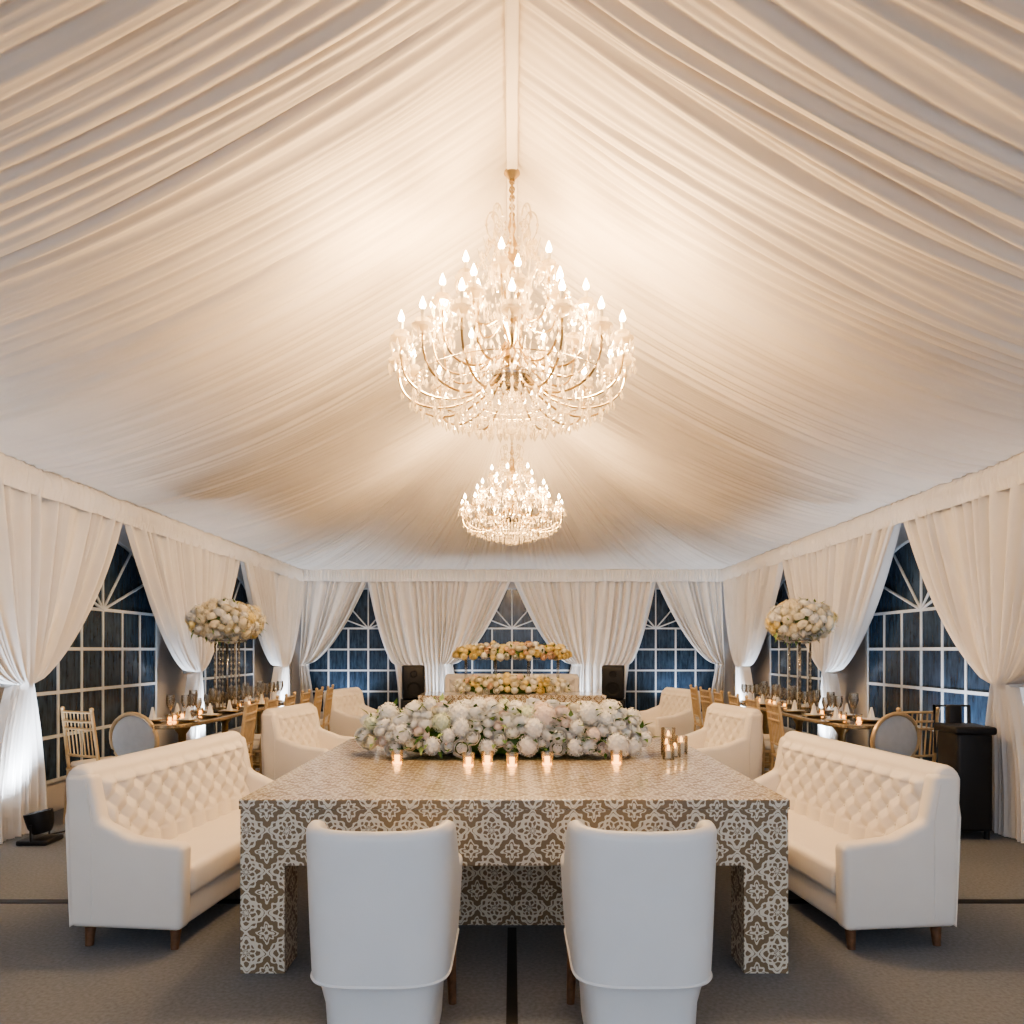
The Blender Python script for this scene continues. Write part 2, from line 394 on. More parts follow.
# ------------------------------------------------------------------ sofa
def sofa_mesh(name,L,D=0.65,m=M_leather,H=0.86,du=0.078):
    b=MB(); yb=D/2; yf=-D/2
    arm=0.10; li=L/2-0.012; dv=0.075; rows=4
    front=[(yb-0.20,0.30),(yb-0.135,H-0.06)]
    fl=math.hypot(front[1][0]-front[0][0],front[1][1]-front[0][1])
    prof_=[];tag=[]
    nf=64
    for i in range(nf+1):
        t=i/nf; prof_.append((front[0][0]+(front[1][0]-front[0][0])*t,front[0][1]+(front[1][1]-front[0][1])*t)); tag.append(t*fl)
    cy,rr=yb-0.065,0.068; cz=H-0.065
    for i in range(1,10):
        a=pi-pi*i/10; prof_.append((cy+rr*math.cos(a),cz+rr*math.sin(a))); tag.append(-1)
    for i in range(9):
        t=i/8; prof_.append((yb-t*0.03,H-0.07-(H-0.17)*t)); tag.append(-1)
    us=np.linspace(-li,li,max(60,int(L/0.0075)))
    P=np.zeros((len(us),len(prof_),3))
    v0=0.045; vend=v0+dv*rows
    for j,((py,pz),tg) in enumerate(zip(prof_,tag)):
        for i,u in enumerate(us):
            d=0; yy=py;zz=pz
            e=max(0,abs(u)-(li-0.05))/0.05
            zz-= 0.04*(1-math.sqrt(max(0,1-e*e)))*(1 if pz>H-0.2 else 0)
            if pz>H-0.2: yy= yy+ (cy-yy)*0.25*(1-math.sqrt(max(0,1-e*e)))
            if tg>=0:
                vtop=fl-tg
                inside=max(0,min(1,(li-arm*0.6-abs(u))/0.04))
                fade=max(0,min(1,vtop/0.03))
                if vtop<v0: h=min(1,0.35+abs(math.sin(pi*u/du/2)))
                elif vtop<vend:
                    p=u/du+(vtop-v0)/dv; q=u/du-(vtop-v0)/dv
                    k1=min(abs(math.sin(pi*p/2)),abs(math.sin(pi*q/2)))
                    bd=math.sqrt(max(0,1-abs(math.cos(pi*p/2)*math.cos(pi*q/2))))
                    h=0.35*k1**0.5+0.65*bd**1.1
                else:
                    h=abs(math.sin(pi*(u/du+rows%2)/2))**0.45
                d=0.034*h*inside*fade
            P[i,j]=(u,yy-d,zz)
    b.grid(P,m)
    for i0 in (0,len(us)-1):
        b.add([tuple(x) for x in P[i0]],[tuple(range(len(prof_)))],m)
    for r in range(0,rows+1):
        v=v0+dv*r
        for k in range(-30,31):
            if (k+r)%2: continue
            u=k*du
            if abs(u)>li-arm-0.01: continue
            t=1-v/fl; py=front[0][0]+(front[1][0]-front[0][0])*t; pz=front[0][1]+(front[1][1]-front[0][1])*t
            b.sphere((u,py-0.004,pz),0.010,m,8,5,(1,0.6,1))
    b.rbox(-L/2+0.03,L/2-0.03,yf+0.03,yb-0.04,0.10,0.26,m,0.02)
    b.rbox(-L/2+arm-0.005,L/2-arm+0.005,yf+0.005,yb-0.15,0.23,0.385,m,0.04,4)
    for sg in (-1,1):
        x1=sg*L/2; x0=sg*(L/2-arm); xa,xb=min(x0,x1),max(x0,x1)
        bm=bmesh.new(); 
        pr=[(yf+0.01,0.10),(yf,0.50),(yf+0.26,0.525),(yb-0.185,0.60),(yb-0.14,H-0.035),(yb-0.006,H-0.035),(yb-0.028,0.10)]
        va=[bm.verts.new((xa,y,z)) for y,z in pr]; vb=[bm.verts.new((xb,y,z)) for y,z in pr]
        bm.faces.new(va); bm.faces.new(vb[::-1])
        for i in range(len(pr)):
            bm.faces.new((va[i],vb[i],vb[(i+1)%len(pr)],va[(i+1)%len(pr)]))
        bmesh.ops.recalc_face_normals(bm,faces=bm.faces)
        bmesh.ops.bevel(bm,geom=[e for e in bm.edges],offset=0.032,segments=4,profile=0.5,affect='EDGES',clamp_overlap=True)
        bm.verts.index_update()
        b.add([v.co.copy() for v in bm.verts],[[v.index for v in f.verts] for f in bm.faces],m); bm.free()
        xo=sg*(L/2+0.001)
        b.tube([(xo,yb-0.15,0.14),(xo,yb-0.15,0.60),(xo,yb-0.12,H-0.08)],0.004,m,n=5)
        for yy in (yf+0.07,yb-0.10):
            b.tube([(sg*(L/2-0.07),yy,0.12),(sg*(L/2-0.055),yy,0.0)],0.028,M_wood,n=10,r2=0.018)
    return b.mesh(name,angle=50)
sm=sofa_mesh('tufted_sofa',1.62,D=0.60)
place(sm,'tufted_sofa',(-1.74,4.31,0),84)
place(sm,'tufted_sofa',(1.75,4.31,0),-84)
am=sofa_mesh('tufted_armchair',0.95,D=0.66)
place(am,'tufted_armchair',(-1.93,7.35,0),80)
place(am,'tufted_armchair',(1.93,7.35,0),-80)
place(am,'tufted_armchair',(-2.15,10.6,0),75)
place(am,'tufted_armchair',(2.15,10.6,0),-75)
fs=sofa_mesh('tufted_sofa_long',2.3,D=0.7,H=1.0)
place(fs,'tufted_sofa',(0.0,12.55,0),0)

# ------------------------------------------------------------------ barrel chairs (front)
def barrel_chair():
    b=MB(); a=0.255; m=M_leather2
    yc=0.20; n=40
    pts=[]
    for i in range(9): pts.append((-a,0.56-(0.56-yc)*i/8))
    for i in range(1,n):
        t=pi+pi*i/n
        cx,sy=math.cos(t),math.sin(t)
        e=0.62
        pts.append((a*math.copysign(abs(cx)**e,cx),yc+yc*math.copysign(abs(sy)**e,sy)))
    for i in range(9): pts.append((a,yc+(0.56-yc)*i/8))
    pts=[Vector((x,y,0)) for x,y in pts]
    N=len(pts); nz=30; th=0.055
    def topz(p):
        y=p.y
        if y<0.16: base=0.812+0.010*(abs(p.x)/a)**2
        else:
            t=min(1,(y-0.16)/0.30); t=t*t*(3-2*t); base=0.822-0.22*t
        return base
    zb=0.30
    P=np.zeros((N,2*nz+8,3))
    for i,p in enumerate(pts):
        q=pts[min(i+1,N-1)]-pts[max(i-1,0)]; q.normalize(); nrm=Vector((-q.y,q.x,0))
        c=Vector((0,0.35,0))
        if (c-p).dot(nrm)<0: nrm=-nrm
        tz=topz(p); row=[]
        for k in range(nz):
            f=k/(nz-1); z=zb+(tz-0.03-zb)*f
            sc=0.93+0.07*f**0.8
            row.append((p.x*sc,(p.y-0.3)*(sc)+0.3,z))
        for k in range(1,9):
            an=pi*k/9
            o=p+nrm*(th/2-th/2*math.cos(an)); row.append((o.x,o.y,tz-0.03+0.03*math.sin(an)))
        for k in range(nz):
            f=1-k/(nz-1); z=zb+(tz-0.03-zb)*f
            sc=0.93+0.07*f**0.8
            o=p+nrm*th
            row.append((o.x*sc,(o.y-0.3)*sc+0.3,z))
        P[i]=row
    b.grid(P,m)
    for i0 in (0,N-1): b.add([tuple(x) for x in P[i0]],[tuple(range(P.shape[1]))],m)
    b.tube([Vector(P[i,0]) for i in range(N)],0.006,m,n=6)
    b.rbox(-0.205,0.205,0.06,0.575,0.27,0.47,m,0.04,4)
    nn=48; rows=[]
    for z,sx,sy in ((0.305,0.228,0.25),(0.28,0.215,0.24),(0.20,0.198,0.22),(0.10,0.192,0.215),(0.06,0.190,0.213)):
        r=[]
        for i in range(nn):
            t=2*pi*i/nn; cx,sy_=math.cos(t),math.sin(t); e=0.45
            r.append((sx*math.copysign(abs(cx)**e,cx),0.29+sy*math.copysign(abs(sy_)**e,sy_),z))
        rows.append(r)
    b.grid(np.array(rows),m,closed_u=True)
    b.add(rows[-1],[tuple(range(nn))],m)
    for x in (-0.165,0.165):
        b.tube([(x,0.12,0.07),(x,0.12,0.0)],0.025,M_wood,n=10,r2=0.018)
        b.tube([(x*1.25,0.54,0.30),(x*1.3,0.555,0.0)],0.024,M_wood,n=10,r2=0.016)
    return b.mesh('barrel_dining_chair',angle=50)
bc=barrel_chair()
place(bc,'barrel_dining_chair',(-0.452,2.44,0),0)
place(bc,'barrel_dining_chair',(0.448,2.44,0),0)

# ------------------------------------------------------------------ damask tables
def damask_table(name,x0,x1,y0,y1,H=0.76,leg=0.20,apron=0.29,ped=True):
    bm=bmesh.new()
    def bx(a0,a1,b0,b1,c0,c1,r=0.006):
        g=bmesh.ops.create_cube(bm,size=1); vs=g['verts']
        for v in vs: v.co=Vector(((a0+a1)/2+v.co.x*(a1-a0),(b0+b1)/2+v.co.y*(b1-b0),(c0+c1)/2+v.co.z*(c1-c0)))
        es=list({e for v in vs for e in v.link_edges})
        bmesh.ops.bevel(bm,geom=es,offset=r,segments=2,profile=0.5,affect='EDGES')
    bx(x0,x1,y0,y1,H-0.045,H)
    i=0.006
    bx(x0+i,x1-i,y0+i,y0+0.06,H-apron,H-0.045,0.003); bx(x0+i,x1-i,y1-0.06,y1-i,H-apron,H-0.045,0.003)
    bx(x0+i,x0+0.06,y0+0.06,y1-0.06,H-apron,H-0.045,0.003); bx(x1-0.06,x1-i,y0+0.06,y1-0.06,H-apron,H-0.045,0.003)
    for (a0,a1) in ((x0+i,x0+leg),(x1-leg,x1-i)):
        for (b0,b1) in ((y0+i,y0+leg),(y1-leg,y1-i)):
            bx(a0,a1,b0,b1,0,H-apron+0.001,0.003)
    if ped:
        cx=(x0+x1)/2; bx(cx-0.62,cx+0.62,y0+0.58,y1-0.5,0.0,H-0.05,0.003)
    me=bpy.data.meshes.new(name); 
    uvl=bm.loops.layers.uv.new('UVMap')
    bmesh.ops.recalc_face_normals(bm,faces=bm.faces)
    for f in bm.faces:
        n=f.normal; ax=max(range(3),key=lambda k:abs(n[k]))
        for l in f.loops:
            c=l.vert.co
            l[uvl].uv=(c.x,c.y) if ax==2 else ((c.x,c.z) if ax==1 else (c.y,c.z))
    bm.to_mesh(me); bm.free(); me.materials.append(M_dam)
    return place(me,name)
damask_table('damask_table',-1.19,1.21,3.26,5.50)
damask_table('damask_table',-1.35,1.35,10.75,11.7,ped=False)

# ------------------------------------------------------------------ flowers
def rose(b,c,r,m,up):
    up=Vector(up).normalized(); q=Vector((0,0,1)).rotation_difference(up).to_matrix().to_4x4()
    M=Matrix.Translation(c)@q@Matrix.Rotation(random.random()*6,4,'Z')
    for (n,rr,th0,th1,tw,fl) in ((6,1.0,2.2,1.15,0.70,0.18),(5,0.86,1.9,0.80,0.78,0.16),(5,0.64,1.7,0.50,0.80,0.12),(4,0.42,1.6,0.25,0.9,0.05),(3,0.22,1.5,0.1,1.2,0.0)):
        ph0=random.random()*6
        for k in range(n):
            ph=ph0+2*pi*k/n; vs=[];fs=[]
            for i in range(4):
                f=i/3; th=th0+(th1-th0)*f
                wd=tw*(0.55+0.55*math.sin(pi*(i+0.8)/4.4))
                for j in range(5):
                    s=(j/4-0.5)*2; a=ph+s*wd
                    R=r*rr*(1+fl*f*f+0.05*abs(s)*f)
                    thh=th+0.16*s*s*(f>0.5)
                    vs.append((R*math.sin(thh)*math.cos(a),R*math.sin(thh)*math.sin(a),R*math.cos(thh)*0.9+0.38*r*(1-rr)))
            for i in range(3):
                for j in range(4): fs.append((i*5+j,i*5+j+1,(i+1)*5+j+1,(i+1)*5+j))
            b.add(vs,fs,m,M)
def hydrangea(b,c,r,m):
    b.sphere(c,r*0.85,m,8,5)
    N=int(56*(r/0.06)**1.5) if r>0.06 else 56
    for k in range(N):
        z=1-2*(k+0.5)/N; a=k*2.39996; q=math.sqrt(1-z*z)
        d=Vector((q*math.cos(a),q*math.sin(a),z)); p=Vector(c)+d*r*random.uniform(0.88,1.08)
        t=d.cross(Vector((0.3,0.5,0.8))).normalized(); s=d.cross(t); h=0.0145 if r>0.06 else r*0.24; a0=random.random()*6
        t,s=t*math.cos(a0)+s*math.sin(a0),s*math.cos(a0)-t*math.sin(a0)
        vs=[p-d*h*0.4]
        for i in range(4):
            for w,l in ((-0.5,0.9),(0,1.15),(0.5,0.9)):
                an=i*pi/2+w*0.9; vs.append(p+(t*math.cos(an)+s*math.sin(an))*h*l+d*h*0.15)
        b.add(vs,[(0,1+3*i,2+3*i,3+3*i) for i in range(4)],m)
def leaf(b,c,d,l,m):
    d=Vector(d).normalized(); s=d.cross(Vector((0,0,1)))
    if s.length<0.1: s=Vector((1,0,0))
    s.normalize(); n=s.cross(d); c=Vector(c)
    vs=[c,c+d*l*0.4+s*l*0.2+n*l*0.05,c+d*l*0.45-n*l*0.03,c+d*l*0.4-s*l*0.2+n*l*0.05,c+d*l-n*l*0.12]
    b.add(vs,[(0,1,2),(0,2,3),(1,4,2),(2,4,3)],m)
def blooms(b,cx,cy,cz,ax,ay,az,n,rmin,rmax,cols,leaves=80,half=True,hyd=0.35,pack=0.8,lm=None,big=1.0,hcols=None):
    cnt=0; placed=[]; tries=0; lm=lm or (M_leaf,M_leaf,M_leafl)
    while cnt<n and tries<n*60:
        tries+=1
        if ax>2*az:
            x=random.uniform(-1,1); t=random.uniform(-0.15,pi+0.15) if half else random.uniform(-pi,pi)
            yy=math.cos(t); zz=math.sin(t); k=(1-abs(x)**4)**0.35
            p=Vector((cx+x*ax,cy+yy*ay*k,cz+zz*az*k*random.uniform(0.75,1.1))); d=Vector((x*0.4,yy,zz+0.2))
        else:
            d=Vector((random.gauss(0,1),random.gauss(0,1),random.gauss(0,1))).normalized()
            if half and d.z<-0.1: continue
            e=1/(abs(d.x)**2.6+abs(d.y)**2.6+abs(d.z)**2.6)**(1/2.6)
            p=Vector((cx+d.x*e*ax*random.uniform(0.86,1.04),cy+d.y*e*ay*random.uniform(0.86,1.04),cz+d.z*e*az*random.uniform(0.86,1.04)))
        r=random.uniform(rmin,rmax); ish=random.random()<hyd
        if ish: r=min(r*big,rmax*big)
        if any((p-q).length<(r+r2)*pack for q,r2,_ in placed): continue
        placed.append((p,r,d)); m=random.choice(cols)
        if ish: hydrangea(b,p,r,random.choice(hcols) if hcols else m)
        else: rose(b,p,r,m,d+Vector((random.uniform(-.3,.3),random.uniform(-.3,.3),random.uniform(-.1,.3))))
        cnt+=1
    for k in range(leaves):
        q,r,d=random.choice(placed); d=Vector(d).normalized()
        dd=d*0.7+Vector((random.uniform(-.8,.8),random.uniform(-.6,.3),random.uniform(-.6,.3)))
        if dd.length<1e-3: continue
        s=Vector((random.uniform(-1,1),random.uniform(-1,1),random.uniform(-1,0.5))).normalized()
        leaf(b,q+s*r*0.8,dd,random.uniform(0.05,0.09),random.choice(lm))
M_hgreen=mat('petal_pale_green',(0.74,0.79,0.60),0.6,noise=0.06,nscale=30)
cols1=[M_white]*9+[M_cream]*1+[M_blush]*2
b=MB()
b.sphere((0,0,0.06),1,M_leaf,24,8,(0.80,0.17,0.10))
blooms(b,0,0,0.06,0.89,0.23,0.21,230,0.026,0.056,cols1,leaves=420,hyd=0.50,pack=0.74,lm=(M_leaf,M_leaf,M_leafl),big=1.5,hcols=[M_white]*9+[M_hgreen]+[M_blush])
b.obj('white_floral_centerpiece',(-0.05,4.70,0.783),0,angle=180,zmin=-0.02)

cols2=[M_cream]*4+[M_white]*3+[M_peach]+[M_yell]*2
b=MB()
b.sphere((0,0,0.06),1,M_leaf,24,8,(0.75,0.13,0.08))
blooms(b,0,0,0.05,0.82,0.18,0.18,120,0.04,0.065,cols2,leaves=160)
b.obj('cream_floral_runner',(0.0,11.0,0.782),0,angle=180,zmin=-0.02)
b=MB()
for x in (-0.7,-0.25,0.25,0.7):
    b.tube([(x,0,0.0),(x,0,0.50)],0.02,M_glass,n=10)
b.rbox(-0.82,0.82,-0.1,0.1,0.50,0.515,M_glass,0.003)
b.sphere((0,0,0.60),1,M_leaf,24,8,(0.80,0.12,0.07))
blooms(b,0,0,0.56,0.86,0.17,0.17,120,0.04,0.065,[M_peach,M_peach,M_cream,M_yell,M_yell,M_white],leaves=120)
b.obj('raised_floral_runner',(0.0,11.42,0.762),0,angle=180)

def tall_arr():
    b=MB()
    b.lathe([(0.0,0),(0.17,0),(0.17,0.012),(0.0,0.012)],M_glass,n=24)
    for k in range(6):
        a=2*pi*k/6; b.tube([(0.12*math.cos(a),0.12*math.sin(a),0.01),(0.12*math.cos(a),0.12*math.sin(a),0.74)],0.009,M_glass,n=8)
        for z in np.arange(0.08,0.70,0.06): b.octa((0.12*math.cos(a),0.12*math.sin(a),z),0.014,0.02,M_crystal)
    b.tube([(0,0,0.01),(0,0,0.74)],0.014,M_silver,n=8)
    b.lathe([(0.0,0.74),(0.20,0.74),(0.20,0.755),(0.0,0.755)],M_silver,n=24)
    b.sphere((0,0,0.95),1,M_leafl,18,10,(0.33,0.27,0.14))
    blooms(b,0,0,0.95,0.38,0.31,0.18,200,0.04,0.065,[M_cream,M_cream,M_yell,M_white,M_white,M_cream],leaves=130,half=False,pack=0.68,hyd=0.6,lm=(M_leafl,))
    return b.mesh('tall_floral_arrangement',angle=180)
ta=tall_arr()
place(ta,'tall_floral_arrangement',(-3.02,7.95,0.765),90)
place(ta,'tall_floral_arrangement',(3.05,7.95,0.765),70)

# ------------------------------------------------------------------ votives and glass on main table
def votive(b,x,y,z,r=0.032,h=0.06,lit=True):
    b.lathe([(r*0.85,0),(r,h),(r*0.92,h),(r*0.78,0.006)],M_glass,(x,y,z),14)
    b.lathe([(0,0.004),(r*0.76,0.004),(r*0.8,h*0.6),(0,h*0.6)],M_flame if lit else M_cream,(x,y,z),12)
b=MB()
for x,y in ((-0.66,4.31),(-0.245,4.22),(-0.14,4.28),(0.0,4.22),(0.20,4.26),(0.60,4.31)):
    votive(b,x,y,0.762,0.036,0.07)
b.obj('votive_candles')
b=MB()
for x,y,r,h in ((1.00,4.80,0.045,0.15),(1.06,4.70,0.04,0.11),(0.99,4.56,0.035,0.08),(0.93,4.46,0.035,0.08),(0.96,4.66,0.035,0.10)):
    b.lathe([(r,0),(r,h),(r*0.92,h),(r*0.9,0.01)],M_glass,(x,y,0.762),18)
    b.lathe([(0,0.008),(r*0.7,0.008),(r*0.7,h*0.66),(0,h*0.66)],M_cream,(x,y,0.762),14)
    b.sphere((x,y,0.762+h*0.66+0.014),0.009,M_flame,8,6,(1,1,2))
b.obj('hurricane_candles')

# ------------------------------------------------------------------ side dining tables
TX=3.10; TY=8.1
def side_table():
    b=MB(); hx,hy,H=0.28,1.60,0.76
    def outline(hx,hy,z):
        r=[]
        for i in range(48):
            t=2*pi*i/48; e=0.35 
            cx,sy=math.cos(t),math.sin(t); r.append((hx*math.copysign(abs(cx)**e,cx),hy*math.copysign(abs(sy)**(0.5),sy),z))
        return r
    rows=[outline(hx-0.01,hy-0.01,H-0.04),outline(hx,hy,H-0.03),outline(hx,hy,H-0.008),outline(hx-0.008,hy-0.008,H)]
    b.grid(np.array(rows),M_bronze,closed_u=True); b.add(rows[-1],[tuple(range(48))],M_bronze); b.add(rows[0],[tuple(range(48))],M_bronze)
    for y in (-1.05,0,1.05):
        b.lathe([(0.0,0),(0.2,0),(0.2,0.02),(0.06,0.05),(0.035,0.15),(0.035,0.62),(0.10,0.71),(0.10,0.722),(0,0.722)],M_gold,(0,y,0),20)
    return b.mesh('mirrored_dining_table')
stm=side_table()
place(stm,'mirrored_dining_table',(-TX,TY,0)); place(stm,'mirrored_dining_table',(TX,TY,0))
def glass_prof(s=1.0):
    return [(0.032*s,0),(0.030*s,0.004),(0.004,0.010),(0.004,0.085*s),(0.022*s,0.105*s),(0.034*s,0.14*s),(0.030*s,0.19*s),(0.027*s,0.19*s),(0.030*s,0.14*s),(0.018*s,0.108*s)]
def settings(seed):
    rs=random.Random(seed); g=MB()
    for k in range(6):
        y=-1.3+k*0.5
        for sx in (-1,1):
            g.lathe([(0,0),(0.06,0),(0.110,0.014),(0.107,0.018),(0.058,0.006),(0,0.006)],M_gold,(sx*0.16,y,0),24)
            g.lathe([(0,0.008),(0.05,0.008),(0.088,0.022),(0.085,0.025),(0.048,0.013),(0,0.013)],M_plate,(sx*0.16,y,0),24)
            # folded standing napkin
            g.tube([(sx*0.16,y,0.02),(sx*0.16,y,0.13)],0.035,M_plate,n=5,r2=0.008)
            for j in range(3):
                g.lathe(glass_prof(rs.uniform(1.0,1.35)),M_glass,(sx*(0.07+0.03*j),y+0.16+0.07*j,0),12)
    for y in (-1.35,-1.15,-1.0,-0.6,0.35,0.75,1.0,1.25):
        votive(g,rs.uniform(-0.03,0.03),y,0,0.03,0.07)
    return g
for sx,seed in ((-1,3),(1,9)):
    settings(seed).obj('tableware',(sx*TX,TY,0.762),angle=60)

# ------------------------------------------------------------------ chiavari chairs
def chiavari():
    b=MB(); m=M_goldp
    for x in (-0.19,0.19):
        b.tube([(x,-0.19,0.0),(x,-0.19,0.44)],0.012,m,n=8,r2=0.015)
        b.tube([(x*1.0,0.22,0.0),(x*0.98,0.19,0.45),(x*0.95,0.22,0.70),(x*0.92,0.25,0.93)],0.014,m,n=8)
        for z in (0.15,0.25): b.tube([(x,-0.19,z),(x,0.20,z)],0.008,m,n=6)
        b.sphere((x*0.92,0.25,0.94),0.018,m,8,5)
    for z in (0.18,0.28):
        b.tube([(-0.19,-0.19,z),(0.19,-0.19,z)],0.008,m,n=6); b.tube([(-0.19,0.205,z),(0.19,0.205,z)],0.008,m,n=6)
    b.rbox(-0.205,0.205,-0.21,0.205,0.43,0.455,m,0.008)
    b.rbox(-0.20,0.20,-0.205,0.175,0.453,0.50,M_cushion,0.02)
    for z,y in ((0.56,0.20),(0.78,0.232),(0.84,0.24),(0.915,0.248)): 
        b.tube([(-0.18,y,z),(0,y+0.012,z),(0.18,y,z)],0.011,m,n=6)
    for i in range(7):
        x=-0.135+0.045*i; b.tube([(x,0.207,0.56),(x,0.245,0.915)],0.006,m,n=6)
    return b.mesh('chiavari_chair')
ch=chiavari()
for sx in (-1,1):
    for y in (6.75,7.35,7.95,8.55,9.15,9.7):
        place(ch,'chiavari_chair',(sx*2.60,y,0),90*sx+random.uniform(-4,4))
place(ch,'chiavari_chair',(-3.36,6.20,0),155)
place(ch,'chiavari_chair',(3.18,6.20,0),190)
def oval_chair():
    b=MB(); 
    for x in (-0.2,0.2):
        b.tube([(x,-0.2,0.42),(x,-0.21,0.0)],0.022,M_goldp,n=8,r2=0.012); b.tube([(x*0.9,0.2,0.42),(x*0.9,0.26,0.0)],0.022,M_goldp,n=8,r2=0.012)
    b.rbox(-0.235,0.235,-0.24,0.22,0.38,0.43,M_goldp,0.015); b.rbox(-0.225,0.225,-0.23,0.2,0.42,0.50,M_greyup,0.03)
    pts=[(0.22*math.cos(2*pi*i/32),0.22+0.06*(0.2*math.sin(2*pi*i/32)),0.75+0.19*math.sin(2*pi*i/32)) for i in range(32)]
    b.tube(pts,0.016,M_goldp,n=8,closed=True)
    b.sphere((0,0.225,0.75),1,M_greyup,24,12,(0.205,0.03,0.18))
    for x in (-0.09,0.09): b.tube([(x,0.2,0.42),(x,0.215,0.585)],0.014,M_goldp,n=8)
    return b.mesh('oval_back_chair')
oc=oval_chair()
place(oc,'oval_back_chair',(-2.72,5.75,0),160); place(oc,'oval_back_chair',(2.76,5.75,0),-160)

# ------------------------------------------------------------------ chandelier
def chandelier_mesh():
    b=MB(); G=M_gold; C=M_crystal
    def bez(ps,n=14):
        out=[]; P=[Vector(p) for p in ps]
        for i in range(n+1):
            t=i/n; Q=P[:]
            while len(Q)>1: Q=[Q[k]*(1-t)+Q[k+1]*t for k in range(len(Q)-1)]
            out.append(Q[0])
        return out
    b.lathe([(0.0,-0.11),(0.03,-0.10),(0.09,-0.07),(0.135,-0.02),(0.14,0.01),(0.10,0.04),(0.03,0.06)],M_silver,n=24)
    b.lathe([(0.018,0.06),(0.06,0.12),(0.02,0.2),(0.05,0.28),(0.07,0.34),(0.02,0.42),(0.045,0.5),(0.06,0.56),(0.02,0.64),(0.05,0.72),(0.03,0.8),(0.04,0.88),(0.015,0.95),(0.03,1.0),(0.012,1.08)],G,n=14)
    for k in range(11):
        z=1.08+k*0.029; a=pi/2*(k%2)
        b.tube([(0.016*math.cos(t)*math.cos(a),0.016*math.cos(t)*math.sin(a),z+0.022*math.sin(t)) for t in [2*pi*i/10 for i in range(10)]],0.006,G,n=5,closed=True)
    tiers=[(16,0.76,0.08,(0.12,-0.02),(0.36,-0.34),(0.68,-0.20),0.0),
           (12,0.53,0.31,(0.05,0.22),(0.22,-0.10),(0.47,0.00),0.13),
           (6,0.32,0.56,(0.04,0.46),(0.14,0.24),(0.29,0.32),0.3)]
    cups=[]
    for n,R,zc,p0,p1,p2,ph in tiers:
        cs=[]
        for k in range(n):
            a=2*pi*(k+ph)/n; c,s=math.cos(a),math.sin(a)
            pts=bez([(p0[0]*c,p0[0]*s,p0[1]),(p1[0]*c,p1[0]*s,p1[1]),(p2[0]*c,p2[0]*s,p2[1]),(R*1.02*c,R*1.02*s,p2[1]+0.02),(R*c,R*s,zc)])
            b.tube(pts,0.0078,G,n=6)
            zz=zc+(0.03 if k%2 else 0); x,y=R*c,R*s
            b.lathe([(0.008,-0.03),(0.02,-0.01),(0.066,0.012),(0.074,0.026),(0.064,0.022),(0.02,0.005)],C,(x,y,zz),10)
            b.lathe([(0.02,0.008),(0.050,0.03),(0.048,0.064),(0.026,0.070)],C,(x,y,zz),8)
            b.lathe([(0.012,0.03),(0.012,0.125),(0,0.125)],M_candle,(x,y,zz),8)
            b.lathe([(0.0,0.122),(0.018,0.138),(0.021,0.152),(0.012,0.178),(0.001,0.205)],M_bulb,(x,y,zz),8)
            for j in range(7):
                t=2*pi*j/7; xx,yy=x+0.068*math.cos(t),y+0.068*math.sin(t)
                b.octa((xx,yy,zz-0.036),0.012,0.040,C)
            b.octa((x,y,zz-0.080),0.018,0.044,C)
            for q in pts[3:13:2]: b.octa((q.x,q.y,q.z-0.045),0.014,0.036,C)
            cs.append(Vector((x,y,zz+0.01)))
        cups.append(cs)
    def garland(p,q,sag,n):
        for i in range(n+1):
            t=i/n; r=p.lerp(q,t); r.z-=sag*4*t*(1-t)
            b.octa(tuple(r),0.012,0.015,C)
    for T in cups:
        for k in range(len(T)): garland(T[k],T[(k+1)%len(T)],0.09,7)
    for k,p in enumerate(cups[2]):
        for da in (-0.25,0.25):
            a=math.atan2(p.y,p.x)+da; garland(Vector((0.10*math.cos(a),0.10*math.sin(a),0.98)),p,0.05,11)
    for k,p in enumerate(cups[1]): 
        a=math.atan2(p.y,p.x); garland(Vector((0.28*math.cos(a),0.28*math.sin(a),0.60)),p,0.05,10)
    for k,p in enumerate(cups[0]):
        a=math.atan2(p.y,p.x); garland(Vector((0.50*math.cos(a),0.50*math.sin(a),0.34)),p,0.05,11)
    for k in range(8):
        a=2*pi*k/8; c,s=math.cos(a),math.sin(a)
        pts=bez([(0.02*c,0.02*s,0.84),(0.20*c,0.20*s,0.86),(0.24*c,0.24*s,1.12),(0.10*c,0.10*s,1.18),(0.09*c,0.09*s,1.04)],12)
        b.tube(pts,0.006,C,n=6)
        b.octa((0.16*c,0.16*s,0.90),0.014,0.034,C)
        for q in pts[3:11:3]: b.octa((q.x,q.y,q.z-0.03),0.011,0.026,C)
    for z0,r0,n in ((0.10,0.10,8),(0.34,0.12,8),(0.60,0.12,10),(0.78,0.09,8),(0.72,0.18,10)):
        for k in range(n):
            a=2*pi*k/n; b.tube([(r0*math.cos(a),r0*math.sin(a),z0),(r0*1.3*math.cos(a),r0*1.3*math.sin(a),z0+0.14)],0.010,C,n=5,r2=0.002)
            b.octa((r0*1.35*math.cos(a),r0*1.35*math.sin(a),z0+0.02),0.014,0.034,C)
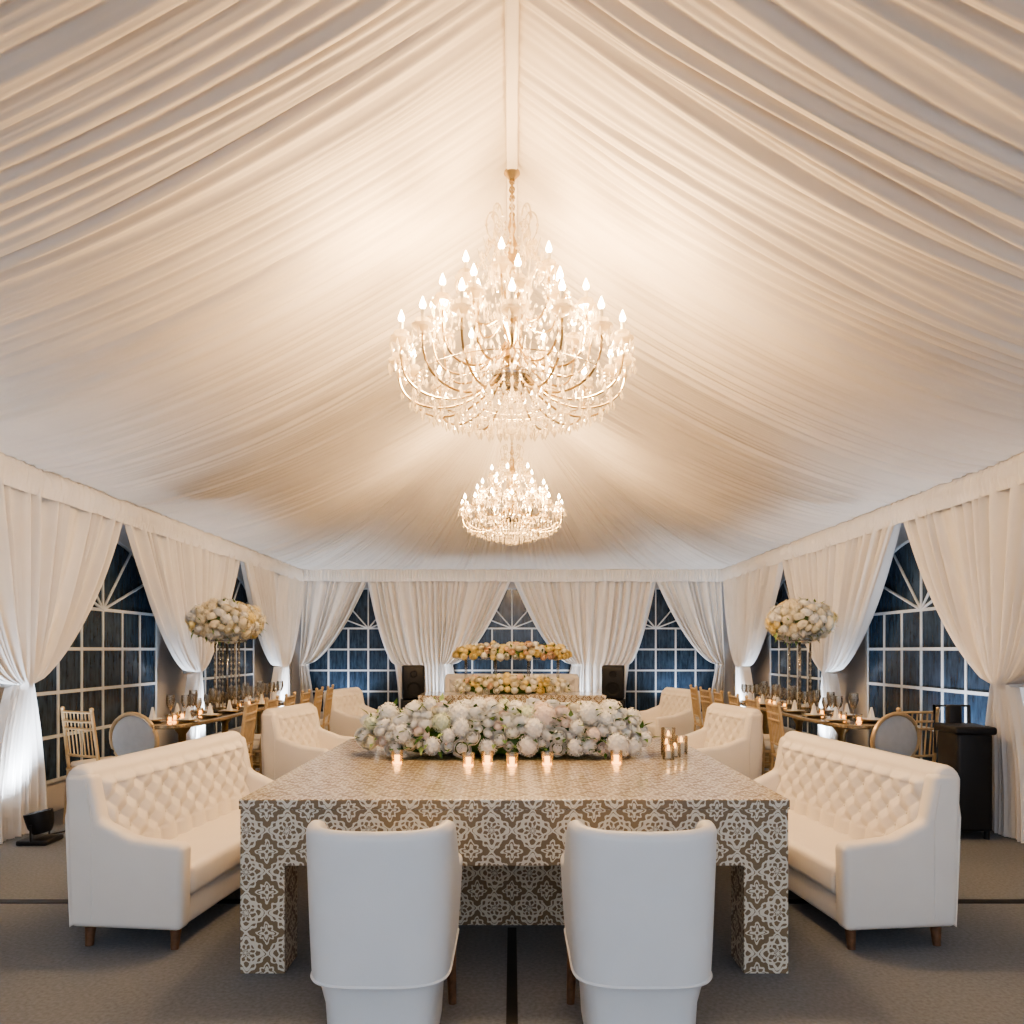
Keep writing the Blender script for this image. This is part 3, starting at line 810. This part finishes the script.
    for R,n,z0,ln in ((0.66,40,-0.08,0.12),(0.52,34,-0.15,0.13),(0.38,28,-0.18,0.15),(0.26,20,-0.18,0.18),(0.15,14,-0.15,0.22),(0.07,8,-0.12,0.27)):
        for k in range(n):
            a=2*pi*k/n; x,y=R*math.cos(a),R*math.sin(a)
            z=z0-0.01
            while z>z0-ln+0.05:
                b.octa((x,y,z),0.010,0.012,C); z-=0.026
            b.octa((x,y,z-0.02),0.015,0.038,C)
        if R>0.2: b.tube([(R*math.cos(2*pi*i/36),R*math.sin(2*pi*i/36),z0) for i in range(36)],0.003,G,n=4,closed=True)
    b.sphere((0,0,-0.37),0.03,C,10,6)
    return b.mesh('chandelier_body',angle=25)
cm=chandelier_mesh()
def chand(loc,power,sc=1.0):
    e=empty('crystal_chandelier',loc); e.scale=(sc,sc,sc)
    place(cm,'chandelier_body',(0,0,0),0,parent=e)
    top=(RZ-0.09-loc[2])/sc
    b=MB(); z=1.06
    b.tube([(0,0,z),(0,0,top)],0.008,M_gold,n=8); b.lathe([(0.02,top-0.05),(0.055,top-0.01),(0.055,top),(0,top)],M_gold,n=16)
    place(b.mesh('ceiling_rod'),'ceiling_rod',(0,0,0),0,parent=e)
    for k in range(3):
        a=pi/2+2*pi/3*k
        ld=bpy.data.lights.new('candle_glow','POINT'); ld.energy=power/3; ld.color=(1.0,0.66,0.34); ld.shadow_soft_size=0.12
        lo=bpy.data.objects.new('candle_glow',ld); scene.collection.objects.link(lo); lo.parent=e
        lo.location=(0.48*math.cos(a),0.48*math.sin(a),0.20)
    return e
chand((0,4.9,3.20),290,0.97)
chand((0,9.2,3.03),190,0.80)

# ------------------------------------------------------------------ speakers, heater, uplights
def speaker():
    b=MB()
    b.rbox(-0.2,0.2,-0.2,0.2,0.02,0.60,M_blackp,0.02)
    b.rbox(-0.18,0.18,-0.17,0.18,0.61,1.16,M_blackp,0.03)
    for z,r in ((0.30,0.15),(0.78,0.12),(1.02,0.06)):
        b.lathe([(r,0),(r,0.012),(r*0.88,0.012),(r*0.5,-0.015),(0,-0.01)],M_black,(0,0,0),20,M=Matrix.Translation((0,-0.2 if z<0.6 else -0.17,z))@Matrix.Rotation(pi/2,4,'X'))
    for x in (-0.16,0.16):
        for y in (-0.16,0.16): b.lathe([(0.02,0),(0.02,0.03),(0,0.03)],M_blackp,(x,y,0),8)
    return b.mesh('loudspeaker')
sp=speaker()
place(sp,'loudspeaker',(-1.62,12.3,0),10); place(sp,'loudspeaker',(1.66,12.3,0),-10)
b=MB()
b.rbox(-0.13,0.13,-0.16,0.16,0.06,0.80,M_blackp,0.03); b.rbox(-0.15,0.15,-0.18,0.18,0.78,0.84,M_blackp,0.02)
b.rbox(-0.05,0.05,0.13,0.2,0.2,0.98,M_blackp,0.015)
b.tube([(-0.13,0.18,0.6),(-0.13,0.2,0.97),(0.13,0.2,0.97),(0.13,0.18,0.6)],0.014,M_blackp,n=8)
for x in (-0.12,0.12): b.lathe([(0.06,-0.02),(0.06,0.02),(0,0.02)],M_blackp,n=16,M=Matrix.Translation((x,0.12,0.06))@Matrix.Rotation(pi/2,4,'Y'))
for x in (-0.1,0.1): b.lathe([(0.02,0),(0.02,0.07),(0,0.07)],M_blackp,(x,-0.12,0),8)
b.obj('portable_heater',(3.45,5.72,0),-5)

def uplight_mesh():
    b=MB()
    b.rbox(-0.11,0.11,-0.11,0.11,0.0,0.035,M_blackp,0.01)
    M=Matrix.Translation((0,0,0.15))@Matrix.Rotation(math.radians(-12),4,'X')
    b.lathe([(0.0,-0.08),(0.06,-0.08),(0.085,-0.03),(0.095,0.06),(0.095,0.075),(0.082,0.075),(0.082,0.055)],M_blackp,n=20,M=M)
    b.lathe([(0,0.054),(0.08,0.054),(0,0.056)],M_lens,n=20,M=M)
    b.tube([(-0.11,0,0.15),(-0.11,0,0.03),(0.11,0,0.03),(0.11,0,0.15)],0.008,M_blackp,n=6)
    b.tube([(0.1,0.05,0.02),(0.18,0.06,0.01),(0.3,0.0,0.008),(0.42,0.05,0.008)],0.006,M_blackp,n=6)
    return b.mesh('uplight')
um=uplight_mesh()
def uplight(x,y,rz,power,col=(0.74,0.85,1.0)):
    e=empty('par_uplight',(x,y,0),rz)
    place(um,'can_body',(0,0,0),0,parent=e)
    ld=bpy.data.lights.new('uplight_beam','SPOT'); ld.energy=power; ld.color=col; ld.spot_size=math.radians(110); ld.spot_blend=0.8; ld.shadow_soft_size=0.07
    lo=bpy.data.objects.new('uplight_beam',ld); scene.collection.objects.link(lo); lo.parent=e
    lo.location=(0,0.02,0.26); lo.rotation_euler=(math.radians(180-20),0,0)
for y in (2.55,5.5,8.85,12.0):
    uplight(-3.46,y,90,95); uplight(3.46,y if y!=5.5 else 6.5,-90,95)
for x in (-2.95,-1.0,1.0,2.95):
    uplight(x,12.98,0,60)

# ------------------------------------------------------------------ world, camera
w=bpy.data.worlds.new('dusk'); scene.world=w; w.use_nodes=True
bg=w.node_tree.nodes['Background']; bg.inputs[0].default_value=(0.74,0.84,1.0,1); bg.inputs[1].default_value=1.5
cam=bpy.data.cameras.new('camera'); co=bpy.data.objects.new('camera',cam); scene.collection.objects.link(co)
co.location=(0,0,CAMZ); co.rotation_euler=(math.radians(90),0,0)
cam.sensor_width=36; cam.lens=36*750/1024; cam.shift_y=(650-512)/1024; cam.clip_start=0.05
scene.camera=co
scene.view_settings.view_transform='AgX'
scene.view_settings.look='AgX - Medium High Contrast'
scene.view_settings.exposure=0.27
